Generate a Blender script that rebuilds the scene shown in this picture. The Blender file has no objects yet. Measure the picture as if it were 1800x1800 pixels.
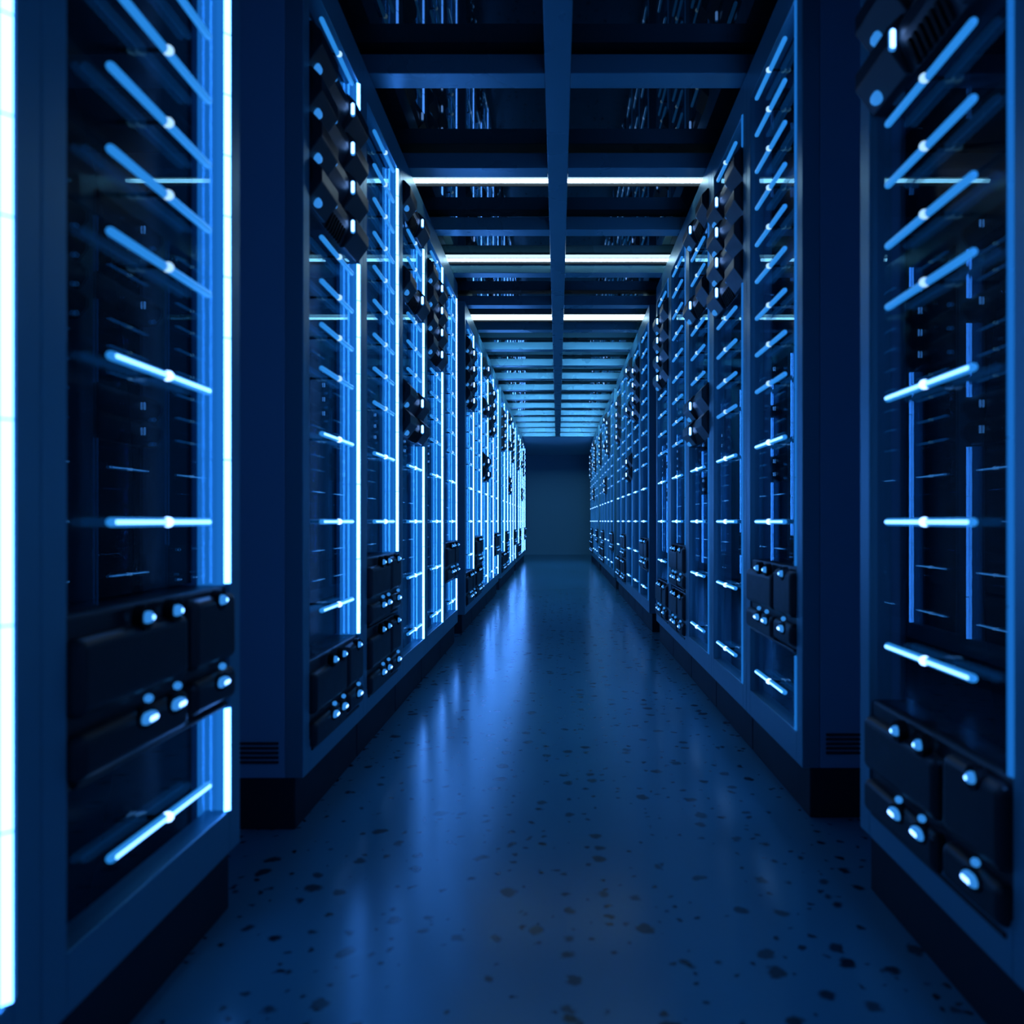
import bpy, bmesh, math, random
from mathutils import Vector, Matrix

sc = bpy.context.scene
C = sc.collection
A = 0.6214            # half width of the aisle (m)
K = 0.870             # metres of depth per unit of 'p' (1000 / pixel offset)
EYE = 1.215 * A       # eye height
def Z(h): return EYE + h * A
def Y(p): return K * p

# ------------------------------------------------------------------ camera, world, exposure
cam_d = bpy.data.cameras.new('camera')
cam = bpy.data.objects.new('camera', cam_d); C.objects.link(cam)
cam.location = (0, 0, EYE)
cam.rotation_euler = (math.radians(90), 0, 0)
cam_d.sensor_width = 36.0; cam_d.sensor_fit = 'HORIZONTAL'
cam_d.lens = 1400.0 / 1800.0 * 36.0
cam_d.shift_x = (900 - 980.5) / 1800.0
cam_d.shift_y = (916 - 900) / 1800.0
cam_d.clip_start = 0.01
cam_d.dof.use_dof = True
cam_d.dof.focus_distance = 6.0
cam_d.dof.aperture_fstop = 3.4
sc.camera = cam
w = bpy.data.worlds.new('world'); sc.world = w; w.use_nodes = True
w.node_tree.nodes['Background'].inputs[0].default_value = (0.02, 0.12, 0.4, 1)
w.node_tree.nodes['Background'].inputs[1].default_value = 0.05
sc.view_settings.view_transform = 'Standard'
sc.view_settings.look = 'None'
sc.view_settings.gamma = 1.0
sc.view_settings.use_curve_mapping = False
sc.view_settings.exposure = 0.0
sc.cycles.max_bounces = 10
sc.cycles.glossy_bounces = 5
sc.cycles.transparent_max_bounces = 16
sc.cycles.sample_clamp_indirect = 4.0
sc.cycles.caustics_reflective = False
sc.cycles.caustics_refractive = False

# ------------------------------------------------------------------ materials
def mat(name, base, rough=0.5, metal=0.0, spec=0.5, emit=None, strength=0.0, bump=None):
    m = bpy.data.materials.new(name); m.use_nodes = True
    nt = m.node_tree; b = nt.nodes['Principled BSDF']
    b.inputs['Base Color'].default_value = (*base, 1)
    b.inputs['Roughness'].default_value = rough
    b.inputs['Metallic'].default_value = metal
    b.inputs['Specular IOR Level'].default_value = spec
    if emit:
        b.inputs['Emission Color'].default_value = (*emit, 1)
        b.inputs['Emission Strength'].default_value = strength
    if bump:
        tc = nt.nodes.new('ShaderNodeTexCoord'); no = nt.nodes.new('ShaderNodeTexNoise')
        no.inputs['Scale'].default_value = bump[0]; no.inputs['Detail'].default_value = 3
        nt.links.new(tc.outputs['Object'], no.inputs['Vector'])
        mr = nt.nodes.new('ShaderNodeMapRange')
        mr.inputs['To Min'].default_value = rough - bump[1]; mr.inputs['To Max'].default_value = rough + bump[1]
        nt.links.new(no.outputs['Fac'], mr.inputs['Value'])
        nt.links.new(mr.outputs['Result'], b.inputs['Roughness'])
    return m

M = {}
M['frame'] = mat('painted_metal', (0.17, 0.45, 0.56), 0.36, 0.35, 0.5, bump=(6, 0.05))
M['side'] = mat('cabinet_side_paint', (0.28, 0.52, 0.72), 0.5, 0.0, 0.3, bump=(5, 0.06))
M['plinth'] = mat('dark_plinth', (0.035, 0.035, 0.05), 0.55, 0, 0.3, bump=(8, 0.05))
M['server'] = mat('gloss_black_panel', (0.006, 0.008, 0.012), 0.24, 0.0, 0.05, bump=(20, 0.03))
M['module'] = mat('black_plastic', (0.022, 0.026, 0.034), 0.38, 0.0, 0.45, bump=(30, 0.06))
M['module_dark'] = mat('matt_black', (0.006, 0.006, 0.007), 0.6, 0.0, 0.2, bump=(30, 0.05))
M['beam'] = mat('beam_paint', (0.12, 0.33, 0.42), 0.28, 0.3, 0.5, bump=(4, 0.05))
M['panel'] = mat('smoked_ceiling_panel', (0.010, 0.018, 0.020), 0.025, 0.0, 0.3)
M['wall'] = mat('painted_wall', (0.24, 0.52, 0.64), 0.6, 0, 0.3, bump=(3, 0.08))
M['soffit'] = mat('pale_ceiling_paint', (0.48, 0.78, 0.88), 0.7, 0, 0.2, bump=(3, 0.08))
M['strip_white'] = mat('strip_diffuser', (0.5, 0.5, 0.5), 0.4, emit=(0.075, 0.29, 1.0), strength=14)
M['strip_blue'] = mat('strip_blue_edge', (0.02, 0.05, 0.1), 0.4, emit=(0.012, 0.19, 0.72), strength=0.75)
M['glow'] = mat('side_wall_blue_glow', (0.02, 0.05, 0.1), 0.4, emit=(0.011, 0.175, 0.68), strength=0.8)  # emission stands in for strip light falling on the side wall
M['bar_dim'] = mat('bar_dim_blue', (0.05, 0.1, 0.2), 0.3, emit=(0.022, 0.26, 0.80), strength=0.9)
M['bar_bright'] = mat('bar_bright', (0.3, 0.4, 0.5), 0.3, emit=(0.15, 0.42, 1.0), strength=4.6)
M['knob'] = mat('knob_white', (0.4, 0.5, 0.6), 0.3, emit=(0.40, 0.70, 1.0), strength=1.2)
M['knob_bright'] = mat('knob_bright', (0.5, 0.5, 0.5), 0.3, emit=(0.25, 0.48, 1.0), strength=5.0)
M['led'] = mat('indicator_light', (0.2, 0.3, 0.4), 0.3, emit=(0.16, 0.42, 1.0), strength=5.0)
M['led_dim'] = mat('indicator_dim', (0.1, 0.2, 0.3), 0.3, emit=(0.035, 0.28, 0.85), strength=0.8)
M['led_white'] = mat('indicator_white', (0.4, 0.4, 0.4), 0.3, emit=(0.20, 0.42, 1.0), strength=5.0)
M['tube'] = mat('tube_light', (0.6, 0.6, 0.6), 0.4, emit=(0.55, 0.80, 1.0), strength=9)
M['beam_fill'] = mat('beam_fill_light', (0.3, 0.4, 0.5), 0.4, emit=(0.22, 0.58, 1.0), strength=54)  # fill for the far beams, not a visible fixture

M['panel'].node_tree.nodes['Principled BSDF'].inputs['Specular Tint'].default_value = (0.35, 0.85, 1, 1)

def glass_mat():
    m = bpy.data.materials.new('door_glass'); m.use_nodes = True
    nt = m.node_tree; nt.nodes.clear()
    out = nt.nodes.new('ShaderNodeOutputMaterial'); mix = nt.nodes.new('ShaderNodeMixShader')
    tr = nt.nodes.new('ShaderNodeBsdfTransparent'); gl = nt.nodes.new('ShaderNodeBsdfGlossy')
    # Schlick reflectance, the same on both faces of the thin pane
    lw = nt.nodes.new('ShaderNodeLayerWeight'); lw.inputs['Blend'].default_value = 0.5
    pw = nt.nodes.new('ShaderNodeMath'); pw.operation = 'POWER'; pw.inputs[1].default_value = 5.0
    nt.links.new(lw.outputs['Facing'], pw.inputs[0])
    fr = nt.nodes.new('ShaderNodeMapRange'); nt.links.new(pw.outputs[0], fr.inputs['Value'])
    fr.inputs['To Min'].default_value = 0.045; fr.inputs['To Max'].default_value = 0.32
    tr.inputs[0].default_value = (0.94, 0.96, 0.97, 1)
    gl.inputs['Color'].default_value = (0.28, 0.62, 0.8, 1); gl.inputs['Roughness'].default_value = 0.0
    nt.links.new(fr.outputs[0], mix.inputs[0]); nt.links.new(tr.outputs[0], mix.inputs[1])
    nt.links.new(gl.outputs[0], mix.inputs[2]); nt.links.new(mix.outputs[0], out.inputs[0])
    return m
M['glass'] = glass_mat()

def floor_mat():
    m = bpy.data.materials.new('speckled_floor'); m.use_nodes = True
    nt = m.node_tree; L = nt.links.new; b = nt.nodes['Principled BSDF']
    N = lambda t: nt.nodes.new(t)
    tc = N('ShaderNodeTexCoord'); noi = N('ShaderNodeTexNoise')
    noi.inputs['Scale'].default_value = 28; noi.inputs['Detail'].default_value = 3
    L(tc.outputs['Object'], noi.inputs['Vector'])
    sub = N('ShaderNodeVectorMath'); sub.operation = 'SUBTRACT'; sub.inputs[1].default_value = (0.5, 0.5, 0.5)
    L(noi.outputs['Color'], sub.inputs[0])
    sca = N('ShaderNodeVectorMath'); sca.operation = 'SCALE'; sca.inputs['Scale'].default_value = 0.035
    L(sub.outputs[0], sca.inputs[0])
    add = N('ShaderNodeVectorMath'); add.operation = 'ADD'
    L(tc.outputs['Object'], add.inputs[0]); L(sca.outputs[0], add.inputs[1])
    def flecks(scale, rad, keep, seed):
        mp = N('ShaderNodeMapping'); mp.inputs['Location'].default_value = (seed, seed * 0.7, 0)
        mp.inputs['Scale'].default_value = (1.0, 0.9, 0)
        L(add.outputs[0], mp.inputs['Vector'])
        v = N('ShaderNodeTexVoronoi'); v.voronoi_dimensions = '2D'; v.inputs['Scale'].default_value = scale
        v.inputs['Randomness'].default_value = 1.0
        L(mp.outputs[0], v.inputs['Vector'])
        sep = N('ShaderNodeSeparateColor'); L(v.outputs['Color'], sep.inputs[0])
        # radius grows with a random value, cells under the threshold carry no fleck
        r = N('ShaderNodeMapRange'); r.inputs['From Min'].default_value = 1 - keep; r.inputs['From Max'].default_value = 1
        r.inputs['To Min'].default_value = rad * 0.35; r.inputs['To Max'].default_value = rad
        L(sep.outputs[0], r.inputs['Value'])
        on = N('ShaderNodeMath'); on.operation = 'GREATER_THAN'; on.inputs[1].default_value = 1 - keep
        L(sep.outputs[0], on.inputs[0])
        d = N('ShaderNodeMath'); d.operation = 'SUBTRACT'
        L(r.outputs[0], d.inputs[0]); L(v.outputs['Distance'], d.inputs[1])
        mr = N('ShaderNodeMapRange'); mr.inputs['From Min'].default_value = 0; mr.inputs['From Max'].default_value = rad * 0.35
        L(d.outputs[0], mr.inputs['Value'])
        mu = N('ShaderNodeMath'); mu.operation = 'MULTIPLY'
        L(mr.outputs[0], mu.inputs[0]); L(on.outputs[0], mu.inputs[1])
        st = N('ShaderNodeMapRange'); st.inputs['To Min'].default_value = 0.7; st.inputs['To Max'].default_value = 1.0
        L(sep.outputs[1], st.inputs['Value'])
        mu2 = N('ShaderNodeMath'); mu2.operation = 'MULTIPLY'
        L(mu.outputs[0], mu2.inputs[0]); L(st.outputs[0], mu2.inputs[1])
        return mu2
    f1 = flecks(15, 0.30, 0.42, 3.1); f2 = flecks(30, 0.28, 0.22, 9.7)
    mx = N('ShaderNodeMath'); mx.operation = 'MAXIMUM'
    L(f1.outputs[0], mx.inputs[0]); L(f2.outputs[0], mx.inputs[1])
    big = N('ShaderNodeTexNoise'); big.inputs['Scale'].default_value = 1.6; big.inputs['Detail'].default_value = 4
    L(tc.outputs['Object'], big.inputs['Vector'])
    base = N('ShaderNodeMix'); base.data_type = 'RGBA'
    base.inputs[6].default_value = (0.075, 0.31, 0.44, 1); base.inputs[7].default_value = (0.10, 0.37, 0.51, 1)
    L(big.outputs['Fac'], base.inputs[0])
    mix = N('ShaderNodeMix'); mix.data_type = 'RGBA'
    L(mx.outputs[0], mix.inputs[0]); L(base.outputs[2], mix.inputs[6])
    mix.inputs[7].default_value = (0.012, 0.022, 0.032, 1)
    L(mix.outputs[2], b.inputs['Base Color'])
    b.inputs['Roughness'].default_value = 0.20
    b.inputs['Specular IOR Level'].default_value = 0.5
    b.inputs['Specular Tint'].default_value = (0.15, 0.75, 1, 1)
    return m
M['floor'] = floor_mat()

# ------------------------------------------------------------------ mesh helpers
class MB:
    def __init__(s): s.bm = bmesh.new()
    def box(s, x0, x1, y0, y1, z0, z1, bev=0.0, seg=2, mi=0):
        r = bmesh.ops.create_cube(s.bm, size=1.0)
        vs = r['verts']
        for v in vs:
            v.co = Vector((x0 + (v.co.x + .5) * (x1 - x0), y0 + (v.co.y + .5) * (y1 - y0), z0 + (v.co.z + .5) * (z1 - z0)))
        fs = {f for v in vs for f in v.link_faces}
        for f in fs: f.material_index = mi
        if bev > 0:
            es = list({e for v in vs for e in v.link_edges})
            bmesh.ops.bevel(s.bm, geom=es, offset=bev, segments=seg, profile=0.5, affect='EDGES')
        return s
    def prism(s, prof, x0, x1, mi=0, bev=0.0):
        """(y, z) profile swept along x"""
        a = [s.bm.verts.new((x0, y, z)) for y, z in prof]
        b = [s.bm.verts.new((x1, y, z)) for y, z in prof]
        n = len(prof); fs = [s.bm.faces.new(a), s.bm.faces.new(b[::-1])]
        for i in range(n):
            fs.append(s.bm.faces.new((a[i], b[i], b[(i + 1) % n], a[(i + 1) % n])))
        for f in fs: f.material_index = mi
        bmesh.ops.recalc_face_normals(s.bm, faces=fs)
        if bev > 0:
            es = list({e for f in fs for e in f.edges})
            bmesh.ops.bevel(s.bm, geom=es, offset=bev, segments=2, profile=0.5, affect='EDGES')
        return s
    def capsule(s, p0, p1, r, seg=12, rings=3, mi=0):
        p0, p1 = Vector(p0), Vector(p1); d = (p1 - p0).normalized()
        u = d.orthogonal().normalized(); v = d.cross(u)
        loops = []
        def ring(c, rr):
            return [s.bm.verts.new(c + rr * (math.cos(2*math.pi*i/seg) * u + math.sin(2*math.pi*i/seg) * v)) for i in range(seg)]
        tip0 = s.bm.verts.new(p0 - d * r)
        for k in range(1, rings + 1):
            t = math.pi / 2 * k / rings
            loops.append(ring(p0 - d * r * math.cos(t), r * math.sin(t)))
        for k in range(rings, 0, -1):
            t = math.pi / 2 * k / rings
            loops.append(ring(p1 + d * r * math.cos(t), r * math.sin(t)))
        tip1 = s.bm.verts.new(p1 + d * r)
        fs = []
        for i in range(seg):
            j = (i + 1) % seg
            fs.append(s.bm.faces.new((tip0, loops[0][j], loops[0][i])))
            fs.append(s.bm.faces.new((tip1, loops[-1][i], loops[-1][j])))
            for a, b in zip(loops, loops[1:]):
                fs.append(s.bm.faces.new((a[i], a[j], b[j], b[i])))
        for f in fs: f.material_index = mi; f.smooth = True
        return s
    def cyl(s, p0, p1, r, seg=16, mi=0, r1=None):
        p0, p1 = Vector(p0), Vector(p1); d = (p1 - p0).normalized(); r1 = r if r1 is None else r1
        u = d.orthogonal().normalized(); v = d.cross(u)
        ring = lambda c, rr: [s.bm.verts.new(c + rr * (math.cos(2*math.pi*i/seg) * u + math.sin(2*math.pi*i/seg) * v)) for i in range(seg)]
        a, b = ring(p0, r), ring(p1, r1)
        fs = [s.bm.faces.new(a[::-1]), s.bm.faces.new(b)]
        for i in range(seg):
            f = s.bm.faces.new((a[i], a[(i+1) % seg], b[(i+1) % seg], b[i])); f.smooth = True; fs.append(f)
        for f in fs: f.material_index = mi
        return s
    def ringtube(s, c, axis, ro, ri, h, seg=18, mi=0):
        """a short open collar round a light"""
        c, d = Vector(c), Vector(axis).normalized(); u = d.orthogonal().normalized(); v = d.cross(u)
        ring = lambda cc, rr: [s.bm.verts.new(cc + rr * (math.cos(2*math.pi*i/seg) * u + math.sin(2*math.pi*i/seg) * v)) for i in range(seg)]
        L = [ring(c, ro), ring(c + d*h, ro), ring(c + d*h, ri), ring(c, ri)]
        for k in range(4):
            a, b = L[k], L[(k+1) % 4]
            for i in range(seg):
                f = s.bm.faces.new((a[i], a[(i+1) % seg], b[(i+1) % seg], b[i])); f.material_index = mi
        return s
    def mesh(s, name, mats):
        bmesh.ops.recalc_face_normals(s.bm, faces=s.bm.faces[:])
        me = bpy.data.meshes.new(name); s.bm.to_mesh(me); s.bm.free()
        for m in (mats if isinstance(mats, (list, tuple)) else [mats]): me.materials.append(m)
        return me
    def build(s, name, mats, parent=None, label=None):
        o = bpy.data.objects.new(name, s.mesh(name, mats)); C.objects.link(o)
        if parent: o.parent = parent
        if label: o['label'] = label
        return o

def tag(o, label, cat, group=None, kind=None):
    o['label'] = label; o['category'] = cat
    if group: o['group'] = group
    if kind: o['kind'] = kind
    return o
def empty(name, loc=(0, 0, 0), rz=0.0):
    o = bpy.data.objects.new(name, None); C.objects.link(o)
    o.location = loc; o.rotation_euler = (0, 0, rz); o.empty_display_size = 0.1
    return o
def children_map():
    d = {}
    for o in bpy.data.objects:
        if o.parent: d.setdefault(o.parent, []).append(o)
    return d
def copy_tree(o, cm, parent=None):
    c = o.copy(); C.objects.link(c); c.parent = parent
    for ch in cm.get(o, []): copy_tree(ch, cm, c)
    return c
def structure(o, label, cat):
    return tag(o, label, cat, kind='structure')

# ------------------------------------------------------------------ the setting
X_WALL, Y_BACK, Y_FAR = 1.75, -2.6, Y(20.6)
Z_PANEL = Z(2.51)
structure(MB().box(-X_WALL, X_WALL, Y_BACK, Y_FAR, -0.1, 0).build('floor', M['floor']), 'dark speckled polished floor of the aisle', 'floor')
structure(MB().box(-X_WALL, X_WALL, Y_FAR, Y_FAR + 0.1, 0, Z_PANEL).build('wall_far', M['wall']), 'plain dark wall closing the far end of the aisle', 'wall')
structure(MB().box(-X_WALL, X_WALL, Y_BACK - 0.1, Y_BACK, 0, Z_PANEL).build('wall_back', M['wall']), 'plain wall behind the viewer', 'wall')
structure(MB().box(-X_WALL - 0.1, -X_WALL, Y_BACK, Y_FAR, 0, Z_PANEL).build('wall_left', M['wall']), 'plain wall behind the white-strip row', 'wall')
structure(MB().box(X_WALL, X_WALL + 0.1, Y_BACK, Y_FAR, 0, Z_PANEL).build('wall_right', M['wall']), 'plain wall behind the blue-strip row', 'wall')
ceiling = structure(MB().box(-X_WALL, X_WALL, Y_BACK, Y_FAR, Z_PANEL, Z_PANEL + 0.1).build('ceiling', M['panel']), 'dark glossy ceiling panels above a grid of beams', 'ceiling')
structure(MB().box(-X_WALL, X_WALL, Y(16.03), Y_FAR, Z(2.40), Z_PANEL - 0.001).build('soffit', M['soffit']), 'plain lowered ceiling at the dark end of the aisle', 'ceiling')
SP = 0.068 * A
zb, zt = Z(2.37) + 0.004, Z(2.48)
MB().box(-SP, SP, Y_BACK + 0.01, Y(16.0), zb - 0.002, Z(2.435), bev=0.002).build('spine_beam', M['beam'], ceiling)
for k in range(-3, 20):
    y0 = Y(0.59 + 0.81 * k)
    if y0 < Y_BACK + 0.05: continue
    for s in (-1, 1):
        x0, x1 = (SP + 0.001, X_WALL - 0.002)
        if s < 0: x0, x1 = -x1, -x0
        MB().box(x0, x1, y0, y0 + 0.091, zb, zt, bev=0.002).build('crossbeam', M['beam'], ceiling)
        if k >= 8:
            MB().box(*sorted((s * 0.06, s * 0.62)), y0 + 0.0915, y0 + 0.099, zt - 0.022, zt - 0.004, bev=0.001).build('beam_fill_light', M['beam_fill'], ceiling)  # unseen strips added behind the far beams to brighten the next ones

# ------------------------------------------------------------------ server cabinets
W = 0.6003; H = W / 2
POST = 0.050
Z0, Z1 = Z(-1.01), Z(2.37)          # frame
G0, G1 = Z(-0.88), Z(2.20)          # opening
SLOTS = [(-0.94, -0.565), (-0.565, -0.19), (-0.19, 0.185), (0.185, 0.554)] + [(0.554 + 0.184 * i, 0.554 + 0.184 * (i + 1)) for i in range(9)]
def slot_c(i): return (SLOTS[i][0] + SLOTS[i][1]) / 2
TYPES = {1: {0: 'A', 8: 'C', 9: 'B', 10: 'B', 11: 'B'}, 2: {0: 'A', 1: 'A'}, 3: {12: 'C', 9: 'C', 5: 'B', 4: 'C'},
         4: {8: 'C', 9: 'B', 10: 'B', 11: 'B'}, 5: {1: 'A'}}
LOOK = {1: 'four high modules and one by the floor', 2: 'two bulky modules low down', 3: 'separate modules at the top and mid height',
        4: 'four modules stacked high up', 5: 'a single bulky module at knee height'}

_frame = None
MESH = {}
def shared(key, fn):
    if key not in MESH: MESH[key] = fn()
    return MESH[key]
def put(name, me, parent, loc=(0, 0, 0)):
    o = bpy.data.objects.new(name, me); C.objects.link(o); o.parent = parent; o.location = loc
    return o

def frame_mesh():
    m = MB()
    e = 0.0008
    for s in (-1, 1):
        a, b = sorted((s * (H - e), s * (H - POST)))
        m.box(a, b, 0, 0.045, Z0, Z1, bev=0.002)
    m.box(-H + POST, H - POST, 0, 0.045, Z0, G0, bev=0.002)
    m.box(-H + POST, H - POST, 0, 0.045, G1, Z1, bev=0.002)
    return m.mesh('frame', M['frame'])
def strip_mesh(slots):
    """right-hand light strip: a ridge whose inward facet is the white diffuser, outer facet blue"""
    m = MB()
    for a, b in slots:
        lo, hi = max(Z(a) + 0.001, G0 + 0.002), min(Z(b) - 0.001, G1 - 0.002)
        P = [(0.234, 0.0040), (0.2435, -0.0040), (0.254, -0.0004), (0.2495, 0.0040)]
        va = [m.bm.verts.new((x, y, lo)) for x, y in P]; vb = [m.bm.verts.new((x, y, hi)) for x, y in P]
        for q in range(4):
            f = m.bm.faces.new((va[q], va[(q+1) % 4], vb[(q+1) % 4], vb[q])); f.material_index = 0 if q == 0 else 1
        f = m.bm.faces.new(va[::-1]); f.material_index = 1
        f = m.bm.faces.new(vb); f.material_index = 1
    # thin spine that carries the lit lengths
    m.box(0.2365, 0.2492, 0.0041, 0.0075, max(Z(slots[0][0]), G0) + 0.002, min(Z(slots[-1][1]), G1) - 0.002, mi=1)
    return m.mesh('light_strip', [M['strip_white'], M['strip_blue']])
def glass_runs(t):
    runs, cur = [], None
    for i, (a, b) in enumerate(SLOTS):
        if i in TYPES[t]:
            if cur: runs.append(cur); cur = None
        else:
            cur = [cur[0] if cur else Z(a), Z(b)]
    if cur: runs.append(cur)
    return [(max(a, G0 - 0.02), min(b, G1 + 0.02)) for a, b in runs]

XI = 0.2485                       # inside half width
def bar(bright):
    m = MB().capsule((-0.155, -0.002, 0), (0.150, -0.002, 0), 0.0066)
    if bright: m.capsule((-0.152, -0.0068, 0), (0.147, -0.0068, 0), 0.0030, 10, mi=1)
    return m.mesh('light_bar', [M['bar_dim'], M['bar_bright']])
def make_cabinet(t):
    root = empty('server_cabinet')
    put('frame', shared('frame', frame_mesh), root)
    put('base_plinth', shared('plinth', lambda: MB().box(-H + 0.004, H - 0.004, 0.0205, 0.88, 0, Z0 - 0.0005, bev=0.003).mesh('base_plinth', M['plinth'])), root)
    def side(s):
        a, b = sorted((s * (H - 0.0008), s * (H - 0.020)))
        return MB().box(a, b, 0.0455, 0.90, Z0, Z1, bev=0.0015).mesh('side_panel', M['side'])
    for s in (-1, 1):
        p = put('side_panel', shared('side%d' % s, lambda: side(s)), root)
        if (t == 1 and s < 0) or (t == 5 and s > 0):
            def vent():
                m = MB()
                for j in range(5):
                    z = Z(-0.952) + j * 0.0115
                    m.box(*sorted((s * (H - 0.0008), s * (H + 0.003))), 0.06, 0.84, z, z + 0.006)
                return m.mesh('vent_louver', M['plinth'])
            put('vent_louver', shared('vent%d' % s, vent), p)
    put('rear_panel', shared('rear', lambda: MB().box(-H + 0.021, H - 0.021, 0.88, 0.90, Z0, Z1).mesh('rear_panel', M['side'])), root)
    put('top_panel', shared('top', lambda: MB().box(-H + 0.021, H - 0.021, 0.046, 0.879, Z1 - 0.02, Z1 - 0.001).mesh('top_panel', M['side'])), root)
    run = []
    for i, sl in list(enumerate(SLOTS)) + [(-1, None)]:
        if sl and i not in TYPES[t]: run.append(sl)
        elif run:
            put('light_strip', strip_mesh(run), root); run = []
    put('glowing_side_wall', shared('glow', lambda: MB().box(0.2470, 0.2495, 0.0115, 0.0600, Z(-0.94), Z(2.21)).mesh('glowing_side_wall', M['glow'])), root)  # inner side wall made to glow as if lit by the strip
    for a, b in glass_runs(t):
        put('glass_pane', MB().box(-0.2495, 0.2285, 0.0155, 0.0225, a + 0.001, b - 0.001).mesh('glass_pane', M['glass']), root)
    for i, (a, b) in enumerate(SLOTS):
        if i in TYPES[t]: continue
        h = b - a; big = i < 4
        key = 'big' if big else 'small'
        zc = Z(slot_c(i))
        hh = h * A / 2 - 0.0004
        def unit():
            m = MB().box(-XI, 0.246, 0.0700, 0.62, -hh, hh, bev=0.0008)
            return m.mesh('server_unit', M['server'])
        u = put('server_unit', shared('unit' + key, unit), root, (0, 0, zc))
        bright = i < 4
        put('light_bar', shared('bar%d' % bright, lambda: bar(bright)), u)
        def knob():
            m = MB().cyl((0, 0.0705, 0), (0, -0.002, 0), 0.0035, 10, mi=1)
            m.capsule((0, -0.006, 0), (0, -0.004, 0), 0.0080, 14)
            return m.mesh('knob', [M['knob_bright' if bright else 'knob'], M['module_dark']])
        put('knob', shared('knob%d' % bright, knob), u)
    return root

# ------------------------------------------------------------------ protruding server modules
def make_module_b(louvers):
    """angular module: wedge chassis with two end horns, a light on the inner cheek of each horn"""
    root = empty('server_module')
    hz = 0.184 * A / 2 - 0.002
    prof = [(0.35, hz), (0.004, hz), (-0.010, hz * 0.55), (-0.010, hz * 0.05), (0.018, -hz), (0.35, -hz)]
    MB().prism(prof, -0.2475, 0.2475, bev=0.0015).build('casing', M['module'], root)
    for s in (-1, 1):
        a, b = sorted((s * 0.095, s * 0.2475))
        MB().prism([(0.02, hz), (-0.004, hz), (-0.030, hz * 0.50), (-0.030, -hz * 0.10), (0.006, -hz * 0.98), (0.02, -hz)], a, b, bev=0.003).build('horn', M['module'], root)
    for s in (-1, 1):
        x = s * 0.0945
        MB().capsule((x, -0.020, -0.008), (x, -0.020, 0.020), 0.0068, 12).capsule((x - s * 0.0034, -0.0205, -0.007), (x - s * 0.0034, -0.0205, 0.019), 0.0052, 10, mi=1).build('indicator_light', [M['led_dim'], M['led_white']], root)
    MB().capsule((-0.205, -0.004, -hz * 0.74), (-0.195, -0.004, -hz * 0.74), 0.012, 12).build('light_dot', M['led_dim'], root)
    if not louvers: return root
    m = MB()
    for j in range(7):
        x = -0.06 + j * 0.02
        m.prism([(0.0185, -hz * 0.98), (-0.004, -hz * 0.2), (-0.008, -hz * 0.25), (0.010, -hz * 0.999)], x - 0.004, x + 0.004)
    m.build('vent_louver', M['module_dark'], root)
    return root
def make_module_a():
    """bulky module: two tiers of rounded lobes, a row of three lights on each tier"""
    root = empty('server_module')
    hz = 0.375 * A / 2 - 0.003
    MB().box(-0.2475, 0.2475, 0.004, 0.55, -hz, hz, bev=0.006).build('casing', M['module'], root)
    for (x0, x1, z0, z1, d) in ((-0.2470, 0.055, -0.020, hz - 0.030, -0.016), (0.075, 0.2470, -0.020, hz - 0.012, -0.016),
                                (-0.2470, 0.055, -hz + 0.010, -0.040, -0.016), (0.075, 0.2470, -hz + 0.018, -0.036, -0.016)):
        MB().box(x0, x1, d, 0.02, z0, z1, bev=0.015, seg=4).build('bezel', M['module'], root)
    MB().box(-0.236, 0.236, -0.004, 0.008, -hz + 0.002, -hz + 0.010, bev=0.003).build('pull_lip', M['module'], root)
    for zr, kind in ((0.093, 'round'), (-0.055, 'pill')):
        for x in (-0.085, 0.005, 0.175):
            sock = MB()
            sock.ringtube((x, -0.002, zr), (0, -1, 0), 0.0185, 0.0135, 0.016)
            if kind == 'pill':
                for v in sock.bm.verts: v.co.x = x + (v.co.x - x) * 1.45; v.co.z = zr + (v.co.z - zr) * 0.85
            k = sock.build('light_socket', M['module_dark'], root)
            if kind == 'round':
                MB().capsule((x, -0.017, zr), (x, -0.018, zr), 0.0092, 12).capsule((x, -0.0232, zr), (x, -0.0236, zr), 0.0046, 10, mi=1).build('indicator_light', [M['led_dim'], M['led']], k)
            else:
                MB().capsule((x - 0.010, -0.019, zr), (x + 0.010, -0.019, zr), 0.0088, 12).capsule((x - 0.009, -0.0236, zr), (x + 0.009, -0.0236, zr), 0.0050, 10, mi=1).build('indicator_light', [M['led_dim'], M['led_white']], k)
                MB().capsule((x + 0.006, -0.015, zr + 0.027), (x + 0.007, -0.015, zr + 0.027), 0.0065, 10).build('light_dot', M['led_dim'], k)  # glowing dot painted in for the pill light's reflection above it
    return root

PROTO = {t: make_cabinet(t) for t in range(1, 6)}
MODP = {'A': make_module_a(), 'B': make_module_b(False), 'C': make_module_b(True)}
CM = children_map()
used_proto = set()
def instance(proto):
    if proto not in used_proto:
        used_proto.add(proto); return proto
    return copy_tree(proto, CM)

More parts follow.
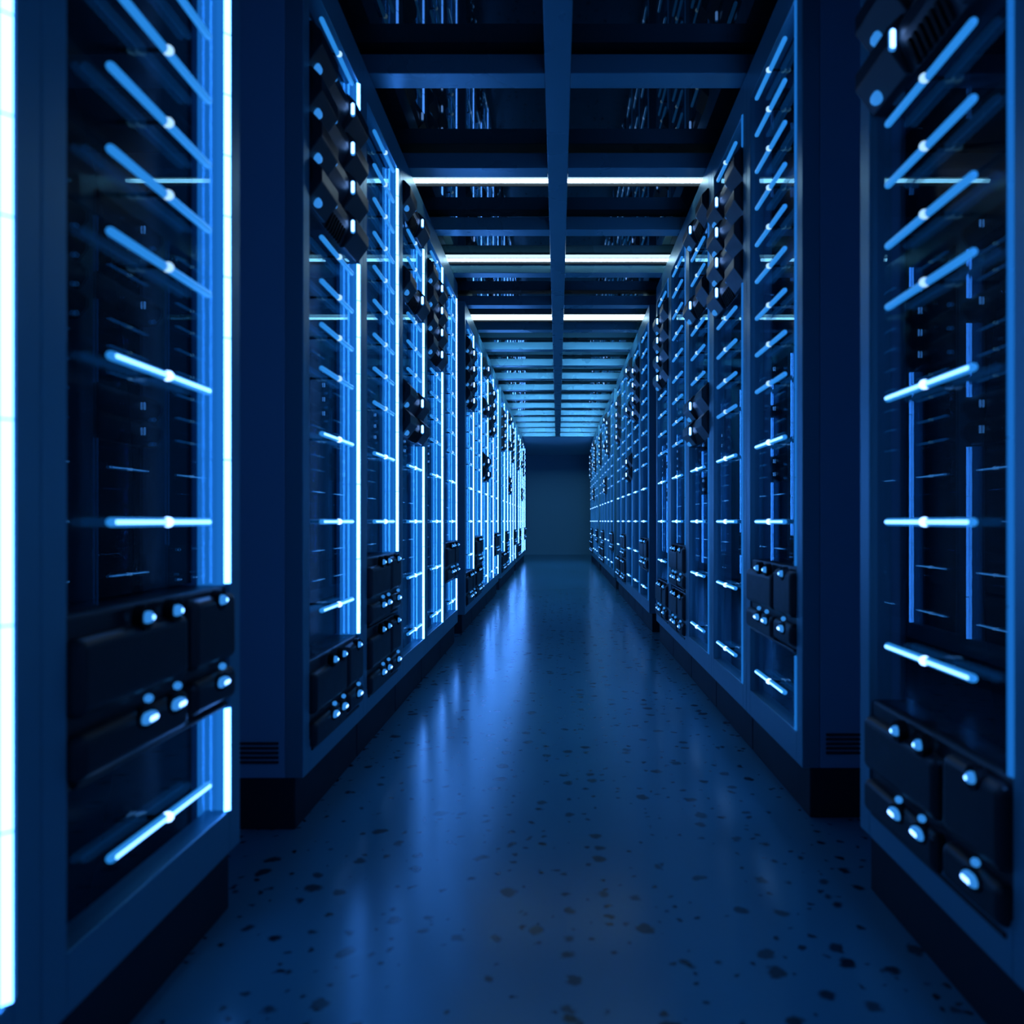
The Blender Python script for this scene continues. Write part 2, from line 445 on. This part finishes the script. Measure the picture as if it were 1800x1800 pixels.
ORD = ['', 'first', 'second', 'third', 'fourth', 'fifth']
PITCH, GAP = 0.690, 0.4425
def place_row(side):
    row = 'white-strip row' if side < 0 else 'blue-strip row'
    first_end = 1.792 if side < 0 else 1.883
    rz = math.radians(90) if side < 0 else math.radians(-90)
    items = []                                   # (centre p, type, section, index)
    order = [1, 2, 3, 4, 5] if side < 0 else [5, 4, 3, 2, 1]
    for k in range(3):
        items.append((first_end - PITCH * (k + 0.5), order[4 - k], 0, k + 1))
    start = first_end + GAP
    for s in range(1, 5):
        for k in range(5):
            items.append((start + PITCH * (k + 0.5), order[k], s, k + 1))
        start += 5 * PITCH + GAP
    for pc, t, s, k in items:
        where = ('%s past the %s gap' % (ORD[k], ORD[s])) if s else ('%s before the first gap' % (['', 'last', 'second-to-last', 'third-to-last'][k]))
        c = instance(PROTO[t])
        c.location = (side * A, Y(pc), 0); c.rotation_euler = (0, 0, rz)
        short = {1: 'with high and low modules', 2: 'with two low bulky modules', 3: 'with scattered modules',
                 4: 'with four stacked high modules', 5: 'with one low bulky module'}[t]
        tag(c, 'server cabinet %s, %s, %s' % (short, where, row), 'server cabinet', 'server cabinets in the ' + row)
        lst = sorted(TYPES[t].items(), reverse=True)
        nb = 0
        for i, kd in lst:
            mo = instance(MODP[kd])
            mo.location = (side * A, Y(pc), Z(slot_c(i))); mo.rotation_euler = (0, 0, rz)
            if kd == 'A':
                pos = 'bottom slot' if i == 0 else 'knee-height slot'
                lab = 'bulky module, rows of lights, %s, cabinet %s, %s' % (pos, where, row)
                tag(mo, lab, 'server', 'bulky modules in the ' + row)
            else:
                nb += 1
                lab = 'angular module, %s from top, cabinet %s, %s' % (ORD[nb], where, row)
                tag(mo, lab, 'server', 'angular modules in the ' + row)
place_row(-1)
place_row(1)

# ------------------------------------------------------------------ ceiling lights
LAMPS = [(4.167, 'brightest tube light across the aisle, in front of the other two'),
         (5.43, 'middle one of the three tube lights across the aisle'),
         (7.0, 'deepest of the three tube lights, where the ceiling turns pale')]
lp = None
for i, (p, lab) in enumerate(LAMPS):
    if lp is None:
        lp = empty('ceiling_light')
        R = 0.0090; L = 1.09 * A
        MB().cyl((-L, 0, 0), (L, 0, 0), R, 16).build('tube', M['tube'], lp)
        for s in (-1, 1):
            MB().cyl((s * L, 0, 0), (s * (L + 0.03), 0, 0), R * 1.15, 16).build('end_cap', M['frame'], lp)
        MB().box(-L, L, R + 0.001, R + 0.005, -R - 0.012, R + 0.0005, bev=0.001).build('light_shield', M['module_dark'], lp)  # black shield added to keep the tube's light off the beam behind
        o = lp
        cml = children_map()
    else:
        o = copy_tree(lp, cml)
    o.location = (0, Y(p), Z_PANEL - 0.009 - 0.002)
    tag(o, lab, 'light', 'tube lights across the aisle')
